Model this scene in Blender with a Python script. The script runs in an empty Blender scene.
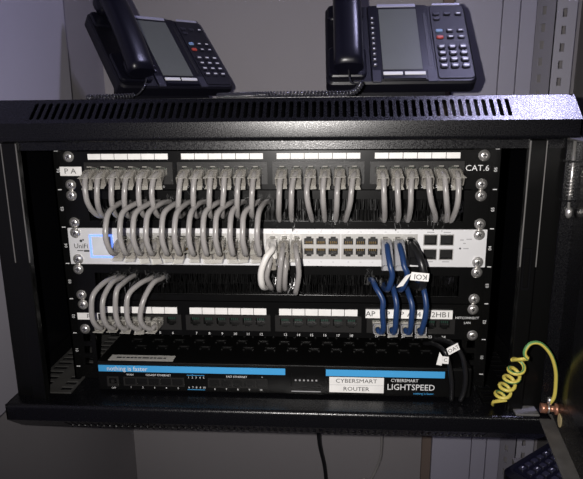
import bpy, bmesh, math, random
from mathutils import Vector, Matrix
random.seed(7)
ORD = ['', 'first', 'second', 'third', 'fourth', 'fifth', 'sixth', 'seventh', 'eighth', 'ninth', 'tenth', 'eleventh', 'twelfth', 'thirteenth', 'fourteenth', 'fifteenth', 'sixteenth',
       'seventeenth', 'eighteenth', 'nineteenth', 'twentieth', 'twenty-first', 'twenty-second', 'twenty-third', 'twenty-fourth']
S = 0.001            # all dimensions below are millimetres
ZO = 1.30            # height of the lowest rack unit above the floor (m)
scene = bpy.context.scene
COL = scene.collection

def W(p):
    return Vector((p[0]*S, p[1]*S, p[2]*S + ZO))

# ------------------------------------------------------------------ camera
cam_d = bpy.data.cameras.new('camera')
cam = bpy.data.objects.new('camera', cam_d); COL.objects.link(cam)
YAW, PITCH, ROLL, FPX = -0.0668, 0.2363, -0.0103, 571.0
fw = Vector((math.sin(YAW)*math.cos(PITCH), math.cos(YAW)*math.cos(PITCH), -math.sin(PITCH)))
rt = Vector((math.cos(YAW), -math.sin(YAW), 0)); up = rt.cross(fw)
c_, s_ = math.cos(ROLL), math.sin(ROLL)
r2, u2 = rt*c_ + up*s_, up*c_ - rt*s_
M4 = Matrix((r2, u2, -fw)).transposed().to_4x4()
M4.translation = W((64.33, -638.16, 318.35))
cam.matrix_world = M4
cam_d.sensor_fit = 'HORIZONTAL'; cam_d.sensor_width = 36.0
cam_d.lens = FPX/583*36.0
cam_d.clip_start = 0.02
scene.camera = cam

# ------------------------------------------------------------------ world, lights, exposure
world = bpy.data.worlds.new('world'); scene.world = world; world.use_nodes = True
wb = world.node_tree.nodes['Background']
wb.inputs[0].default_value = (0.55, 0.52, 0.72, 1); wb.inputs[1].default_value = 0.028

def area(name, loc, target, size, power, col, sy=None):
    d = bpy.data.lights.new(name, 'AREA'); d.energy = power; d.color = col; d.size = size
    if sy: d.shape = 'RECTANGLE'; d.size_y = sy
    o = bpy.data.objects.new(name, d); COL.objects.link(o)
    o.location = W(loc)
    o.rotation_euler = (W(target) - W(loc)).to_track_quat('-Z', 'Y').to_euler()
    return o
# the phone camera's own flash beside its lens
fl = bpy.data.lights.new('camera_flash', 'SPOT'); fl.spot_size = math.radians(92); fl.spot_blend = 1.0; fl.energy = 22.0; fl.color = (1.0, 0.955, 0.92); fl.shadow_soft_size = 0.004
flo = bpy.data.objects.new('camera_flash', fl); COL.objects.link(flo); flo.location = W((18, -640, 326))
flo.rotation_euler = (W((45, 0, 185)) - W((18, -640, 326))).to_track_quat('-Z', 'Y').to_euler()
# cool ceiling lamp above and to the right of the cabinet
area('ceiling_lamp', (560, 95, 1240), (540, 80, 0), 0.17, 27.0, (0.64, 0.62, 1.0), 0.17)

vs = scene.view_settings
vs.view_transform = 'Standard'; vs.look = 'None'; vs.gamma = 1; vs.use_curve_mapping = False
vs.exposure = 0.0

# ------------------------------------------------------------------ materials
MATS = {}
def mat(name, col, rough=0.5, metal=0.0, bump=0.0, bscale=400.0, var=0.0, vscale=30.0, alpha=1.0, emit=None, estr=0.0, spec=0.5, trans=0.0, coat=0.0):
    if name in MATS: return MATS[name]
    m = bpy.data.materials.new(name); m.use_nodes = True
    nt = m.node_tree; b = nt.nodes['Principled BSDF']
    b.inputs['Base Color'].default_value = (*col, 1)
    b.inputs['Roughness'].default_value = rough
    b.inputs['Metallic'].default_value = metal
    b.inputs['Specular IOR Level'].default_value = spec
    b.inputs['Alpha'].default_value = alpha
    b.inputs['Transmission Weight'].default_value = trans
    b.inputs['Coat Weight'].default_value = coat
    if emit:
        b.inputs['Emission Color'].default_value = (*emit, 1); b.inputs['Emission Strength'].default_value = estr
    tc = nt.nodes.new('ShaderNodeTexCoord')
    if var > 0:
        n = nt.nodes.new('ShaderNodeTexNoise'); n.inputs['Scale'].default_value = vscale; n.inputs['Detail'].default_value = 4
        r = nt.nodes.new('ShaderNodeValToRGB')
        r.color_ramp.elements[0].position = 0.3; r.color_ramp.elements[1].position = 0.7
        r.color_ramp.elements[0].color = (*[max(0, c*(1-var)) for c in col], 1)
        r.color_ramp.elements[1].color = (*[min(1, c*(1+var)) for c in col], 1)
        nt.links.new(tc.outputs['Object'], n.inputs['Vector']); nt.links.new(n.outputs['Fac'], r.inputs['Fac'])
        nt.links.new(r.outputs['Color'], b.inputs['Base Color'])
    if bump > 0:
        n2 = nt.nodes.new('ShaderNodeTexNoise'); n2.inputs['Scale'].default_value = bscale; n2.inputs['Detail'].default_value = 2
        bp = nt.nodes.new('ShaderNodeBump'); bp.inputs['Strength'].default_value = bump; bp.inputs['Distance'].default_value = 0.001
        nt.links.new(tc.outputs['Object'], n2.inputs['Vector']); nt.links.new(n2.outputs['Fac'], bp.inputs['Height'])
        nt.links.new(bp.outputs['Normal'], b.inputs['Normal'])
    MATS[name] = m
    return m

COAT = mat('black_powder_coat', (0.003, 0.003, 0.004), 0.27, bump=0.12, bscale=1300, spec=0.42)
def speckle(m, scale, lo, hi):
    nt = m.node_tree; b = nt.nodes['Principled BSDF']; tc = nt.nodes.new('ShaderNodeTexCoord')
    n = nt.nodes.new('ShaderNodeTexNoise'); n.inputs['Scale'].default_value = scale; n.inputs['Detail'].default_value = 1
    r = nt.nodes.new('ShaderNodeMapRange'); r.inputs[1].default_value = 0.35; r.inputs[2].default_value = 0.65; r.inputs[3].default_value = lo; r.inputs[4].default_value = hi
    nt.links.new(tc.outputs['Object'], n.inputs['Vector']); nt.links.new(n.outputs['Fac'], r.inputs[0]); nt.links.new(r.outputs[0], b.inputs['Roughness'])
speckle(COAT, 800, 0.22, 0.36)
INNER = mat('black_steel_sheet', (0.0025, 0.0025, 0.003), 0.8, spec=0.05, var=0.3, vscale=12)
POSTM = mat('black_post_paint', (0.003, 0.003, 0.003), 0.3, spec=0.25)
PANEL = mat('black_panel', (0.003, 0.003, 0.003), 0.27, spec=0.3, var=0.15, vscale=40)
BLOCK = mat('charcoal_jack_block', (0.016, 0.0155, 0.015), 0.4, spec=0.3, bump=0.15, bscale=700)
PORTIN = mat('port_black_plastic', (0.004, 0.004, 0.004), 0.4)
GOLD = mat('contact_gold', (0.55, 0.38, 0.16), 0.3, 1.0)
GREENP = mat('contact_green', (0.02, 0.075, 0.05), 0.4)
WHITE = mat('white_label', (0.80, 0.79, 0.77), 0.6, var=0.05, vscale=90)
INK = mat('black_ink', (0.015, 0.015, 0.018), 0.6)
PRINT = mat('white_print', (0.72, 0.72, 0.72), 0.6)
FAINT = mat('grey_print', (0.35, 0.35, 0.36), 0.6)
SILVER = mat('pale_aluminium', (0.74, 0.74, 0.75), 0.42, 0.25, bump=0.05, bscale=1500)
PORTM = mat('port_shield_metal', (0.55, 0.54, 0.52), 0.38, 0.6)
CHROME = mat('screw_nickel', (0.82, 0.80, 0.77), 0.28, 0.85)
CABLE = mat('grey_cable_jacket', (0.285, 0.272, 0.264), 0.28, var=0.05, vscale=60)
WCABLE = mat('pale_cable_jacket', (0.68, 0.66, 0.63), 0.42)
BLUE = mat('blue_cable_jacket', (0.012, 0.036, 0.115), 0.38)
BLACKC = mat('black_cable_jacket', (0.010, 0.010, 0.011), 0.35)
BOOT = mat('translucent_boot', (0.40, 0.375, 0.335), 0.25, alpha=0.5, var=0.12, vscale=200)
CLEAR = mat('clear_plug', (0.66, 0.64, 0.58), 0.15, alpha=0.42)
BRISTLE = mat('black_bristle', (0.002, 0.002, 0.002), 0.35, spec=0.12)
SHINY = mat('shiny_bristle_tuft', (0.05, 0.05, 0.05), 0.2, spec=0.9)
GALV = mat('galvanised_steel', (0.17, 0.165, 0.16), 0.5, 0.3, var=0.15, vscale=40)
VENTM = mat('vent_strip_steel', (0.05, 0.049, 0.047), 0.55, spec=0.2, var=0.2, vscale=40)
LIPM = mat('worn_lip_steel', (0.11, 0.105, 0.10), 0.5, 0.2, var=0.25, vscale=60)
BLUESTR = mat('blue_stripe', (0.055, 0.34, 0.68), 0.5)
LEDB = mat('blue_light_ring', (0.15, 0.25, 0.9), 0.4, emit=(0.16, 0.30, 1.0), estr=1.3)
SCREEN = mat('touch_screen', (0.60, 0.62, 0.66), 0.3, var=0.06, vscale=80)
RBODY = mat('router_black', (0.003, 0.003, 0.003), 0.32, spec=0.3, bump=0.1, bscale=900)
YEL = mat('earth_yellow', (0.60, 0.50, 0.10), 0.42)
GRN = mat('earth_green', (0.10, 0.26, 0.09), 0.42)
COPPER = mat('copper_stud', (0.55, 0.26, 0.17), 0.35, 0.7)
STICK = mat('cream_sticker', (0.55, 0.45, 0.24), 0.6)
PHONE = mat('phone_black_plastic', (0.0045, 0.0043, 0.008), 0.42, spec=0.35, bump=0.08, bscale=1200)
PHONEG = mat('phone_gloss_black', (0.005, 0.005, 0.010), 0.30, spec=0.35)
KEYM = mat('phone_key_grey', (0.022, 0.022, 0.034), 0.3)
KEYW = mat('phone_key_mark', (0.75, 0.75, 0.80), 0.4)
KEYR = mat('phone_key_red', (0.50, 0.07, 0.05), 0.4)
KEYB = mat('phone_key_blue', (0.22, 0.34, 0.55), 0.4)
LCD = mat('phone_lcd', (0.11, 0.12, 0.108), 0.42, spec=0.35, var=0.04, vscale=20)
HILITE = mat('phone_silver_highlight', (0.42, 0.42, 0.52), 0.35, 0.3)
REFLD = mat('phone_lilac_reflection', (0.03, 0.03, 0.045), 0.4, spec=0.3)
CARD = mat('phone_white_card', (0.75, 0.75, 0.76), 0.5)
CORD = mat('phone_cord_black', (0.03, 0.03, 0.036), 0.16, spec=1.0)
WALL = mat('grey_wall_paint', (0.25, 0.235, 0.245), 0.75, bump=0.1, bscale=60, var=0.04, vscale=3)
LILAC = mat('pale_lilac_board', (0.34, 0.33, 0.40), 0.6, var=0.03, vscale=4)
LILAC2 = mat('dull_lilac_board', (0.38, 0.365, 0.42), 0.6, var=0.03, vscale=4)
DARKW = mat('dark_grey_wall', (0.17, 0.16, 0.16), 0.8, var=0.05, vscale=3)
BROWN = mat('brown_batten', (0.16, 0.12, 0.10), 0.7)
FLOORM = mat('grey_floor', (0.22, 0.21, 0.20), 0.7, var=0.1, vscale=5)
GLASS = mat('tinted_door_glass', (0.01, 0.01, 0.012), 0.2, alpha=0.8, spec=0.25)
REDM = mat('dark_red_plastic', (0.22, 0.03, 0.025), 0.45)

# ------------------------------------------------------------------ mesh building
class MB:
    def __init__(s): s.v = []; s.f = []; s.sm = []; s.mi = []
    def add(s, verts, faces, smooth=False, mi=0):
        o = len(s.v); s.v += [Vector(p) for p in verts]
        for f in faces:
            s.f.append([o+i for i in f]); s.sm.append(smooth); s.mi.append(mi)
        return s
    def box(s, x0, x1, y0, y1, z0, z1, bev=0.0, mi=0, T=None):
        if bev <= 0:
            v = [(x, y, z) for z in (z0, z1) for y in (y0, y1) for x in (x0, x1)]
            f = [(0,2,3,1), (4,5,7,6), (0,1,5,4), (2,6,7,3), (0,4,6,2), (1,3,7,5)]
        else:
            bm = bmesh.new(); bmesh.ops.create_cube(bm, size=1)
            for q in bm.verts:
                q.co = Vector(((x0+x1)/2 + q.co.x*(x1-x0), (y0+y1)/2 + q.co.y*(y1-y0), (z0+z1)/2 + q.co.z*(z1-z0)))
            bmesh.ops.bevel(bm, geom=bm.edges[:], offset=bev, segments=2, profile=0.6, affect='EDGES')
            bm.verts.index_update()
            v = [q.co.copy() for q in bm.verts]; f = [[q.index for q in g.verts] for g in bm.faces]; bm.free()
        if T: v = [T(p) for p in v]
        return s.add(v, f, mi=mi)
    def prism(s, poly, fn, a, b, mi=0):
        n = len(poly); v = [fn(p, a) for p in poly] + [fn(p, b) for p in poly]
        f = [list(range(n))[::-1], list(range(n, 2*n))] + [(i, (i+1) % n, n+(i+1) % n, n+i) for i in range(n)]
        return s.add(v, f, mi=mi)
    def rings(s, rings, cap=True, smooth=True, mi=None):
        n = len(rings[0]); o = len(s.v)
        for r in rings: s.v += [Vector(p) for p in r]
        for k in range(len(rings)-1):
            for i in range(n):
                s.f.append([o+k*n+i, o+k*n+(i+1) % n, o+(k+1)*n+(i+1) % n, o+(k+1)*n+i]); s.sm.append(smooth)
                s.mi.append(mi(i, k) if mi else 0)
        if cap:
            s.f.append([o+i for i in range(n)][::-1]); s.sm.append(False); s.mi.append(0)
            s.f.append([o+(len(rings)-1)*n+i for i in range(n)]); s.sm.append(False); s.mi.append(0)
        return s
    def tube(s, pts, r, seg=8, mi=None, up=(0, 0, 1)):
        P = [Vector(p) for p in pts]; rings = []; N = None
        for i, p in enumerate(P):
            t = (P[min(i+1, len(P)-1)] - P[max(i-1, 0)]).normalized()
            if N is None:
                N = Vector(up) - t*t.dot(Vector(up))
                if N.length < 1e-3: N = Vector((1, 0, 0)) - t*t.x
            else: N = N - t*t.dot(N)
            N.normalize(); B = t.cross(N)
            rr = r[i] if isinstance(r, (list, tuple)) else r
            rings.append([p + N*(rr*math.cos(a)) + B*(rr*math.sin(a)) for a in [2*math.pi*k/seg for k in range(seg)]])
        return s.rings(rings, mi=mi)
    def loft(s, pts, secs, seg=16, side=(1, 0, 0), smooth=True):
        """secs: (half width, half height, exponent) per point; width runs along 'side'"""
        P = [Vector(p) for p in pts]; rings = []; sd = Vector(side)
        for i, p in enumerate(P):
            t = (P[min(i+1, len(P)-1)] - P[max(i-1, 0)]).normalized()
            A = (sd - t*t.dot(sd)).normalized(); B = t.cross(A)
            a, b, e = secs[i]; ring = []
            for k in range(seg):
                an = 2*math.pi*(k+0.5)/seg; c, q = math.cos(an), math.sin(an)
                ring.append(p + A*(a*math.copysign(abs(c)**(2/e), c)) + B*(b*math.copysign(abs(q)**(2/e), q)))
            rings.append(ring)
        return s.rings(rings, smooth=smooth)
    def plate(s, x0, x1, z0, z1, y0, y1, holes, fn=None, back=True):
        """sheet in the XZ plane between y0 (front) and y1 with rectangular holes"""
        fn = fn or (lambda a, b, c: (a, b, c))
        R = lambda v: round(v, 4)
        xs = sorted({R(x0), R(x1)} | {R(h[i]) for h in holes for i in (0, 1)})
        zs = sorted({R(z0), R(z1)} | {R(h[i]) for h in holes for i in (2, 3)})
        xs = [x for x in xs if R(x0) <= x <= R(x1)]; zs = [z for z in zs if R(z0) <= z <= R(z1)]
        nx, nz = len(xs)-1, len(zs)-1
        solid = [[True]*nz for _ in range(nx)]
        for h in holes:
            for i in range(nx):
                if xs[i] < R(h[0]) or xs[i+1] > R(h[1]): continue
                for j in range(nz):
                    if zs[j] >= R(h[2]) and zs[j+1] <= R(h[3]): solid[i][j] = False
        idx = {}
        def vid(i, j, k):
            key = (i, j, k)
            if key not in idx:
                idx[key] = len(s.v); s.v.append(Vector(fn(xs[i], y0 if k == 0 else y1, zs[j])))
            return idx[key]
        def F(*q): s.f.append(list(q)); s.sm.append(False); s.mi.append(0)
        # merge vertically identical columns is not needed: cells stay small in number
        for i in range(nx):
            for j in range(nz):
                if not solid[i][j]: continue
                F(vid(i, j, 0), vid(i+1, j, 0), vid(i+1, j+1, 0), vid(i, j+1, 0))
                if back: F(vid(i, j, 1), vid(i, j+1, 1), vid(i+1, j+1, 1), vid(i+1, j, 1))
                if i == 0 or not solid[i-1][j]: F(vid(i, j, 0), vid(i, j+1, 0), vid(i, j+1, 1), vid(i, j, 1))
                if i == nx-1 or not solid[i+1][j]: F(vid(i+1, j, 0), vid(i+1, j, 1), vid(i+1, j+1, 1), vid(i+1, j+1, 0))
                if j == 0 or not solid[i][j-1]: F(vid(i, j, 0), vid(i, j, 1), vid(i+1, j, 1), vid(i+1, j, 0))
                if j == nz-1 or not solid[i][j+1]: F(vid(i, j+1, 0), vid(i+1, j+1, 0), vid(i+1, j+1, 1), vid(i, j+1, 1))
        return s
    def mesh(s, name, mats, offset=Vector((0, 0, 0)), fix=True):
        me = bpy.data.meshes.new(name)
        me.from_pydata([((p.x-offset.x)*S, (p.y-offset.y)*S, (p.z-offset.z)*S) for p in s.v], [], s.f)
        me.polygons.foreach_set('use_smooth', s.sm); me.polygons.foreach_set('material_index', s.mi)
        for m in (mats if isinstance(mats, (list, tuple)) else [mats]): me.materials.append(m)
        if fix:
            bm = bmesh.new(); bm.from_mesh(me); bmesh.ops.recalc_face_normals(bm, faces=bm.faces[:]); bm.to_mesh(me); bm.free()
        me.update(); return me

ORG = {}
def tag(o, label=None, cat=None, group=None, kind=None):
    if label: o['label'] = label
    if cat: o['category'] = cat
    if group: o['group'] = group
    if kind: o['kind'] = kind
    return o
def thing(name, label, cat, base, group=None, rotz=0.0):
    o = bpy.data.objects.new(name, None); COL.objects.link(o); o.empty_display_size = 0.02
    o.location = W(base); o.rotation_euler = (0, 0, rotz); ORG[o.name] = Vector(base)
    return tag(o, label, cat, group)
def link(name, me, parent=None, loc=None):
    o = bpy.data.objects.new(name, me); COL.objects.link(o)
    if parent: o.parent = parent
    if loc is not None: o.location = loc
    return o
def part(name, mb, m, parent, local=False, label=None, kind=None):
    """child mesh; mb in scene mm (or in the thing's own mm if local)"""
    off = Vector((0, 0, 0)) if local else ORG[parent.name]
    o = link(name, mb.mesh(name, m, off), parent); ORG[o.name] = ORG[parent.name]
    return tag(o, label, kind=kind)
def inst(name, me, parent, at):
    """child sharing mesh data, placed at scene-mm point 'at' (mesh is around its own origin)"""
    o = link(name, me, parent, (Vector(at)-ORG[parent.name])*S); ORG[o.name] = Vector(at); return o
def solo(name, mb, m, base, label=None, cat=None, group=None, kind=None):
    o = link(name, mb.mesh(name, m, Vector(base))); o.location = W(base); ORG[o.name] = Vector(base)
    return tag(o, label, cat, group, kind)

_tc = {}
def text_mesh(txt, size, m, squash=1.0):
    key = (txt, size, m.name, squash)
    if key in _tc: return _tc[key]
    cu = bpy.data.curves.new('lettering', 'FONT'); cu.body = txt; cu.size = size*S; cu.align_x = 'CENTER'; cu.align_y = 'CENTER'
    cu.resolution_u = 2
    o = bpy.data.objects.new('lettering_tmp', cu); COL.objects.link(o)
    dg = bpy.context.evaluated_depsgraph_get(); dg.update()
    me = bpy.data.meshes.new_from_object(o.evaluated_get(dg))
    bpy.data.objects.remove(o); bpy.data.curves.remove(cu)
    for v in me.vertices: v.co = (v.co.x*squash, 0, v.co.y)
    me.materials.clear(); me.materials.append(m)
    me.name = 'lettering'; _tc[key] = me
    return me
def text(name, txt, size, at, parent, m=PRINT, squash=1.0, rot=(0, 0, 0)):
    o = inst(name, text_mesh(txt, size, m, squash), parent, at); o.rotation_euler = rot; return o

def spline(pts, n=6):
    P = [Vector(p) for p in pts]; out = []
    for i in range(len(P)-1):
        p0 = P[i-1] if i else P[0]*2 - P[1]; p1, p2 = P[i], P[i+1]
        p3 = P[i+2] if i+2 < len(P) else P[-1]*2 - P[-2]
        for k in range(n):
            t = k/n
            out.append(0.5*((2*p1) + (p2-p0)*t + (2*p0-5*p1+4*p2-p3)*t*t + (3*p1-p0-3*p2+p3)*t**3))
    return out + [P[-1]]
def helix(axis, radius, pitch, seg=10):
    """helix around a polyline axis (list of Vectors)"""
    P = [Vector(p) for p in axis]; L = [0]
    for i in range(1, len(P)): L.append(L[-1] + (P[i]-P[i-1]).length)
    n = max(2, int(L[-1]/pitch*seg)); out = []; N = None; j = 0
    for k in range(n+1):
        d = L[-1]*k/n
        while j < len(P)-2 and L[j+1] < d: j += 1
        f = (d-L[j])/max(1e-6, L[j+1]-L[j]); c = P[j].lerp(P[j+1], f); t = (P[j+1]-P[j]).normalized()
        N = (Vector((0, 0, 1)) if abs(t.z) < 0.9 else Vector((1, 0, 0))) if N is None else N
        N = (N - t*t.dot(N)).normalized(); B = t.cross(N); a = 2*math.pi*d/pitch
        out.append(c + N*radius*math.cos(a) + B*radius*math.sin(a))
    return out

# ------------------------------------------------------------------ the room
def struct(name, mb, m): return solo(name, mb, m, (0, 0, 0), kind='structure')
WY = 404.0
struct('floor', MB().box(-1500, 1500, -1600, 1200, -1320, -1300), FLOORM)
struct('wall_back', MB().box(-360, 700, WY, WY+60, -1300, 1300), WALL)
struct('wall_left', MB().box(-400, -340, -1600, WY+60, -1300, 1300), WALL)
struct('wall_right', MB().box(482, 542, 60, WY, -1300, 1300), DARKW)
solo('wall_board', MB().box(-340, -328, -700, 238, -45, 1250, 1.0), LILAC2, (-334, 0, -45),
     'pale lilac painted board covering the side wall beside the cabinet', 'board')
wb_t = thing('tall_board', 'tall pale lilac board of upright planks behind the cabinet', 'board', (335, WY-8, -1300))
part('plank', MB().box(273, 349, WY-14, WY, -1300, 1250, 1.2), LILAC, wb_t)
part('plank', MB().box(350.5, 378, WY-14, WY, -1300, 1250, 1.2), LILAC, wb_t)
part('plank', MB().box(379, 404, WY-17, WY, -1300, 1250, 1.2), LILAC, wb_t)
part('batten', MB().box(254, 272, WY-9, WY, -1300, 1250, 1.0), BROWN, wb_t, label='dark brown edge strip')
# slotted angle upright
sa = thing('slotted_angle_post', 'perforated grey steel angle post beside the tall lilac board', 'metal post', (430, WY-20, -1300))
hol = []
z = -1280
while z < 1240:
    hol.append((440, 447, z, z+13)); z += 27
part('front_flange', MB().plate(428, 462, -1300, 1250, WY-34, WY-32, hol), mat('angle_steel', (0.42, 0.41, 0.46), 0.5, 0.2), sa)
hol2 = [(WY-24+3, WY-24+10, h[2]+6, h[3]+6) for h in hol]
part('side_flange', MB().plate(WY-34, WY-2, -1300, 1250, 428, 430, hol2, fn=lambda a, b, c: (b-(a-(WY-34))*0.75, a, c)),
     mat('angle_steel_shaded', (0.30, 0.29, 0.33), 0.5, 0.2), sa)  # darker copy of the angle steel for the shaded flange

# ------------------------------------------------------------------ cabinet
cab = thing('wall_rack_cabinet', 'open black steel wall cabinet holding the network rack equipment', 'cabinet', (0, 170, -57))
HX = 304.0
ca, sa_ = math.cos(math.radians(40.4)), math.sin(math.radians(40.4))
def slotted(mb, y0, z0, sgn, length, half, pitch, n, slot_w, slot_l, x_end):
    """sloping sheet starting at (y0,z0) rising backwards; sgn=+1 up, -1 down"""
    def fn(x, s, t):   # t = depth into the sheet
        return (x, y0 + s*ca + t*sa_, z0 + sgn*(s*sa_ - t*ca))
    sc = length*0.5
    for t_, flip in ((0, False), (1.4, True)):
        pass
    r = slot_w/2; hl = slot_l/2 - r
    for k in range(n):
        xc = (k-(n-1)/2)*pitch; p = pitch/2
        A = [0, 45, 90, 135, 180]; hole = []; outer = []
        for a in A:
            hole.append((xc + r*math.cos(math.radians(a)), sc + hl + r*math.sin(math.radians(a))))
        outer += [(xc+p, sc+hl), (xc+p, length), (xc, length), (xc-p, length), (xc-p, sc+hl)]
        for a in A:
            hole.append((xc - r*math.cos(math.radians(a)), sc - hl - r*math.sin(math.radians(a))))
        outer += [(xc-p, sc-hl), (xc-p, 0), (xc, 0), (xc+p, 0), (xc+p, sc-hl)]
        n10 = 10
        v = [fn(x, s, 0) for x, s in hole] + [fn(x, s, 0) for x, s in outer] + [fn(x, s, 1.4) for x, s in hole] + [fn(x, s, 1.4) for x, s in outer]
        f = []
        for i in range(n10):
            j = (i+1) % n10
            f += [(i, j, n10+j, n10+i), (2*n10+i, 3*n10+i, 3*n10+j, 2*n10+j), (i, 2*n10+i, 2*n10+j, j)]
        mb.add(v, f)
    for sx in (-1, 1):
        xa, xb = sx*n*pitch/2, sx*x_end
        v = [fn(x, s, t) for t in (0, 1.4) for (x, s) in ((xa, 0), (xb, 0), (xb, length-7), (xb-sx*1.5, length-3), (xb-sx*5, length-0.6), (xb-sx*9, length), (xa, length))]
        mb.add(v, [(0, 1, 2, 3, 4, 5, 6), (13, 12, 11, 10, 9, 8, 7), (0, 7, 8, 1), (1, 8, 9, 2), (2, 9, 10, 3), (3, 10, 11, 4), (4, 11, 12, 5), (5, 12, 13, 6)])
    return mb
for sgn, nm, zc in ((1, 'top_rail', 300.0), (-1, 'bottom_rail', -34.0)):
    mb = MB()
    slotted(mb, -70, zc, sgn, 35.5, 302, 7.55, 64, 4.1, 25, HX)
    z_in = zc - sgn*19; RB = 4.5
    # front face, rounded inner edge and return ledge as one bent sheet
    prof = [(-70, zc), (-70, z_in+sgn*RB)] + [(-70+RB-RB*math.cos(math.radians(a)), z_in+sgn*(RB-RB*math.sin(math.radians(a)))) for a in range(15, 90, 15)] + [(-70+RB, z_in), (-44, z_in)]
    npf = len(prof); v = [(x, p[0], p[1]) for x in (-HX, HX) for p in prof]
    mb.add(v, [(i, i+1, npf+i+1, npf+i) for i in range(npf-1)], smooth=True)
    for sx in (-1, 1):
        poly = [(-70, z_in), (-70, zc), (-43, zc+sgn*23), (-40, zc+sgn*23), (-40, z_in)]
        mb.prism(poly, lambda p, a: (a, p[0], p[1]), sx*HX, sx*(HX-1.4))
    part(nm, mb, COAT, cab)
part('top_panel', MB().box(-301, 301, -43.2, 402, 321.2, 323), COAT, cab)
part('bottom_panel', MB().box(-301, 301, -8, 402, -57.4, -56), INNER, cab)
part('inner_floor', MB().box(-300, 300, -42, 398, -18, -16.4).box(-300, 300, -44.5, -41.5, -19, -15.2, 0.6), COAT, cab)
part('inner_header', MB().box(-300, 300, -52, -50.4, 271.5, 280), COAT, cab)
part('ceiling_sheet', MB().box(-300, 300, -50, 398, 279, 280.5), INNER, cab)
part('back_panel', MB().box(-300, 300, 400.5, 402.5, -56, 321), INNER, cab)
for sx in (-1, 1):
    a, b = sorted((sx*300, sx*301.4))
    part('side_panel', MB().box(a, b, -44, 400, -56, 321), COAT, cab)
    mb = MB()
    a, b = sorted((sx*278, sx*300)); mb.box(a, b, -48, -46.4, -16, 280)
    a, b = sorted((sx*262, sx*278)); mb.box(a, b, -56, -46.4, -16, 280, 1.2)
    po = part('front_post', mb, POSTM, cab)
    for ex, ey in ((278, -56.3), (262, -56.3)):  # pale metal strips put in for the glints along the post edges
        part('edge_glint', MB().box(sx*ex-0.5, sx*ex+0.5, ey-0.2, ey+1.0, 150, 279), GALV, po, label='pale strip for the glint on the bare edge')
    if sx > 0:
        part('latch_slot', MB().plate(264, 273, 125, 170, -57.6, -56, [(266, 271, 128, 167)]), INNER, po)
# slotted vent strips along both sides of the floor
for sx in (-1, 1):
    holes = []
    y = -34
    while y < 380:
        holes += [(y, y+8, -257, -243), (y, y+8, -292, -273)]; y += 13.5
    part('vent_strip', MB().plate(-40, 390, -297, -240, -14.2, -15.8, holes, fn=lambda a, b, c: (-sx*c, a, b)), VENTM if sx < 0 else POSTM, cab, label='grey slotted strip' if sx < 0 else None)  # right strip coloured black for the weaker light on that side
    part('side_flange', MB().box(sx*297-2, sx*297+2, -38, 390, -15, 2, 0.4), INNER, cab)
# rack rails
for sx in (-1, 1):
    holes = []
    for u in range(6):
        for dz in (6.35, 22.2, 38.1): holes.append((sx*232.55-4.7, sx*232.55+4.7, u*44.45+dz-4.7, u*44.45+dz+4.7))
    a, b = sorted((sx*222, sx*253))
    rl = part('rack_rail', MB().plate(a, b, -16, 279, 0.6, 2.6, holes).box(sx*253-(2 if sx > 0 else 0), sx*253+(0 if sx > 0 else 2), 0.6, 40, -16, 279), PANEL, cab)
    for u in range(6):
        text('unit_number', '0%d' % (u+1), 5.2, (sx*246.5, 0.3, u*44.45+22), rl, PRINT, rot=(0, -math.pi/2, 0))
    part('unit_tick', MB().box(sx*247-2.2, sx*247+2.2, 0.2, 0.5, -0.5, 0.5), PRINT, rl)
    for u in range(1, 7):
        part('unit_tick', MB().box(sx*247-2.2, sx*247+2.2, 0.2, 0.5, u*44.45-0.5, u*44.45+0.5), PRINT, rl)
# spring hinge pin, hinge plate
hp = part('hinge_pin', MB().tube([(303, -60, 206), (303, -60, 279.5)], 1.7, 10), CHROME, cab)
part('spring', MB().tube(helix([(303, -60, 224), (303, -60, 256)], 2.7, 3.4, 12), 0.7, 6), CHROME, hp)
part('pin_knob', MB().loft([(303, -62, 203), (303, -62, 206), (303, -62, 211), (303, -62, 214)], [(1.6, 1.6, 2), (3.4, 3.4, 2), (3.4, 3.4, 2), (1.6, 1.6, 2)]), CHROME, hp)
part('pin_bracket', MB().box(297, 309, -62, -50, 258, 260).box(297, 309, -62, -50, 219, 221), COAT, hp)
part('hinge_plate', MB().box(268, 293, -67, -48, -15, -12.6, 0.8), GALV, cab)
# door, swung open towards the camera on the right
da = math.radians(8)
def D(p):   # p = (a along the door from the hinge, b from inner lip to outer skin, z)
    a, b, z = p
    return Vector((294 - a*math.sin(da) + b*math.cos(da), -56 - a*math.cos(da) - b*math.sin(da), z))
DL = 585
fr = MB()
fr.plate(0, DL, -17, 282, 15, 16.4, [(60, DL-60, 30, 235)], fn=lambda a, b, c: D((a, b, c)))
dr = part('door', fr, COAT, cab)
part('door_glass', MB().box(55, DL-55, 13.2, 14.8, 25, 240, T=D), GLASS, dr)
part('hinge_stile_lip', MB().box(0, 1.4, 3, 15, -17, 282, T=D), COAT, dr)
part('latch_stile_lip', MB().box(DL-1.4, DL, 0, 15, -17, 282, T=D), COAT, dr)
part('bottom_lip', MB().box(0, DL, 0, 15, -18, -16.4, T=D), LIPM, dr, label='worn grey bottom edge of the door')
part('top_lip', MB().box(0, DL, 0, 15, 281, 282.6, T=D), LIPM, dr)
st = D((22, 8, 0))
part('earth_stud', MB().loft([D((21, 15, 1)), D((21, 12, 1)), D((21, 11.9, 1)), D((21, 4, 1)), D((21, 3.9, 1)), D((21, -2, 1))],
     [(6, 6, 2), (6, 6, 2), (3.2, 3.2, 2), (3.2, 3.2, 2), (5.2, 5.2, 2), (5.2, 5.2, 2)], side=(0, 0, 1)), COPPER, dr, label='copper coloured earth stud')
part('sticker', MB().loft([D((33, 14.9, -5)), D((33, 14.3, -5))], [(7, 7, 2), (7, 7, 2)], seg=20, side=(0, 0, 1)), STICK, dr, label='round cream sticker')

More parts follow.
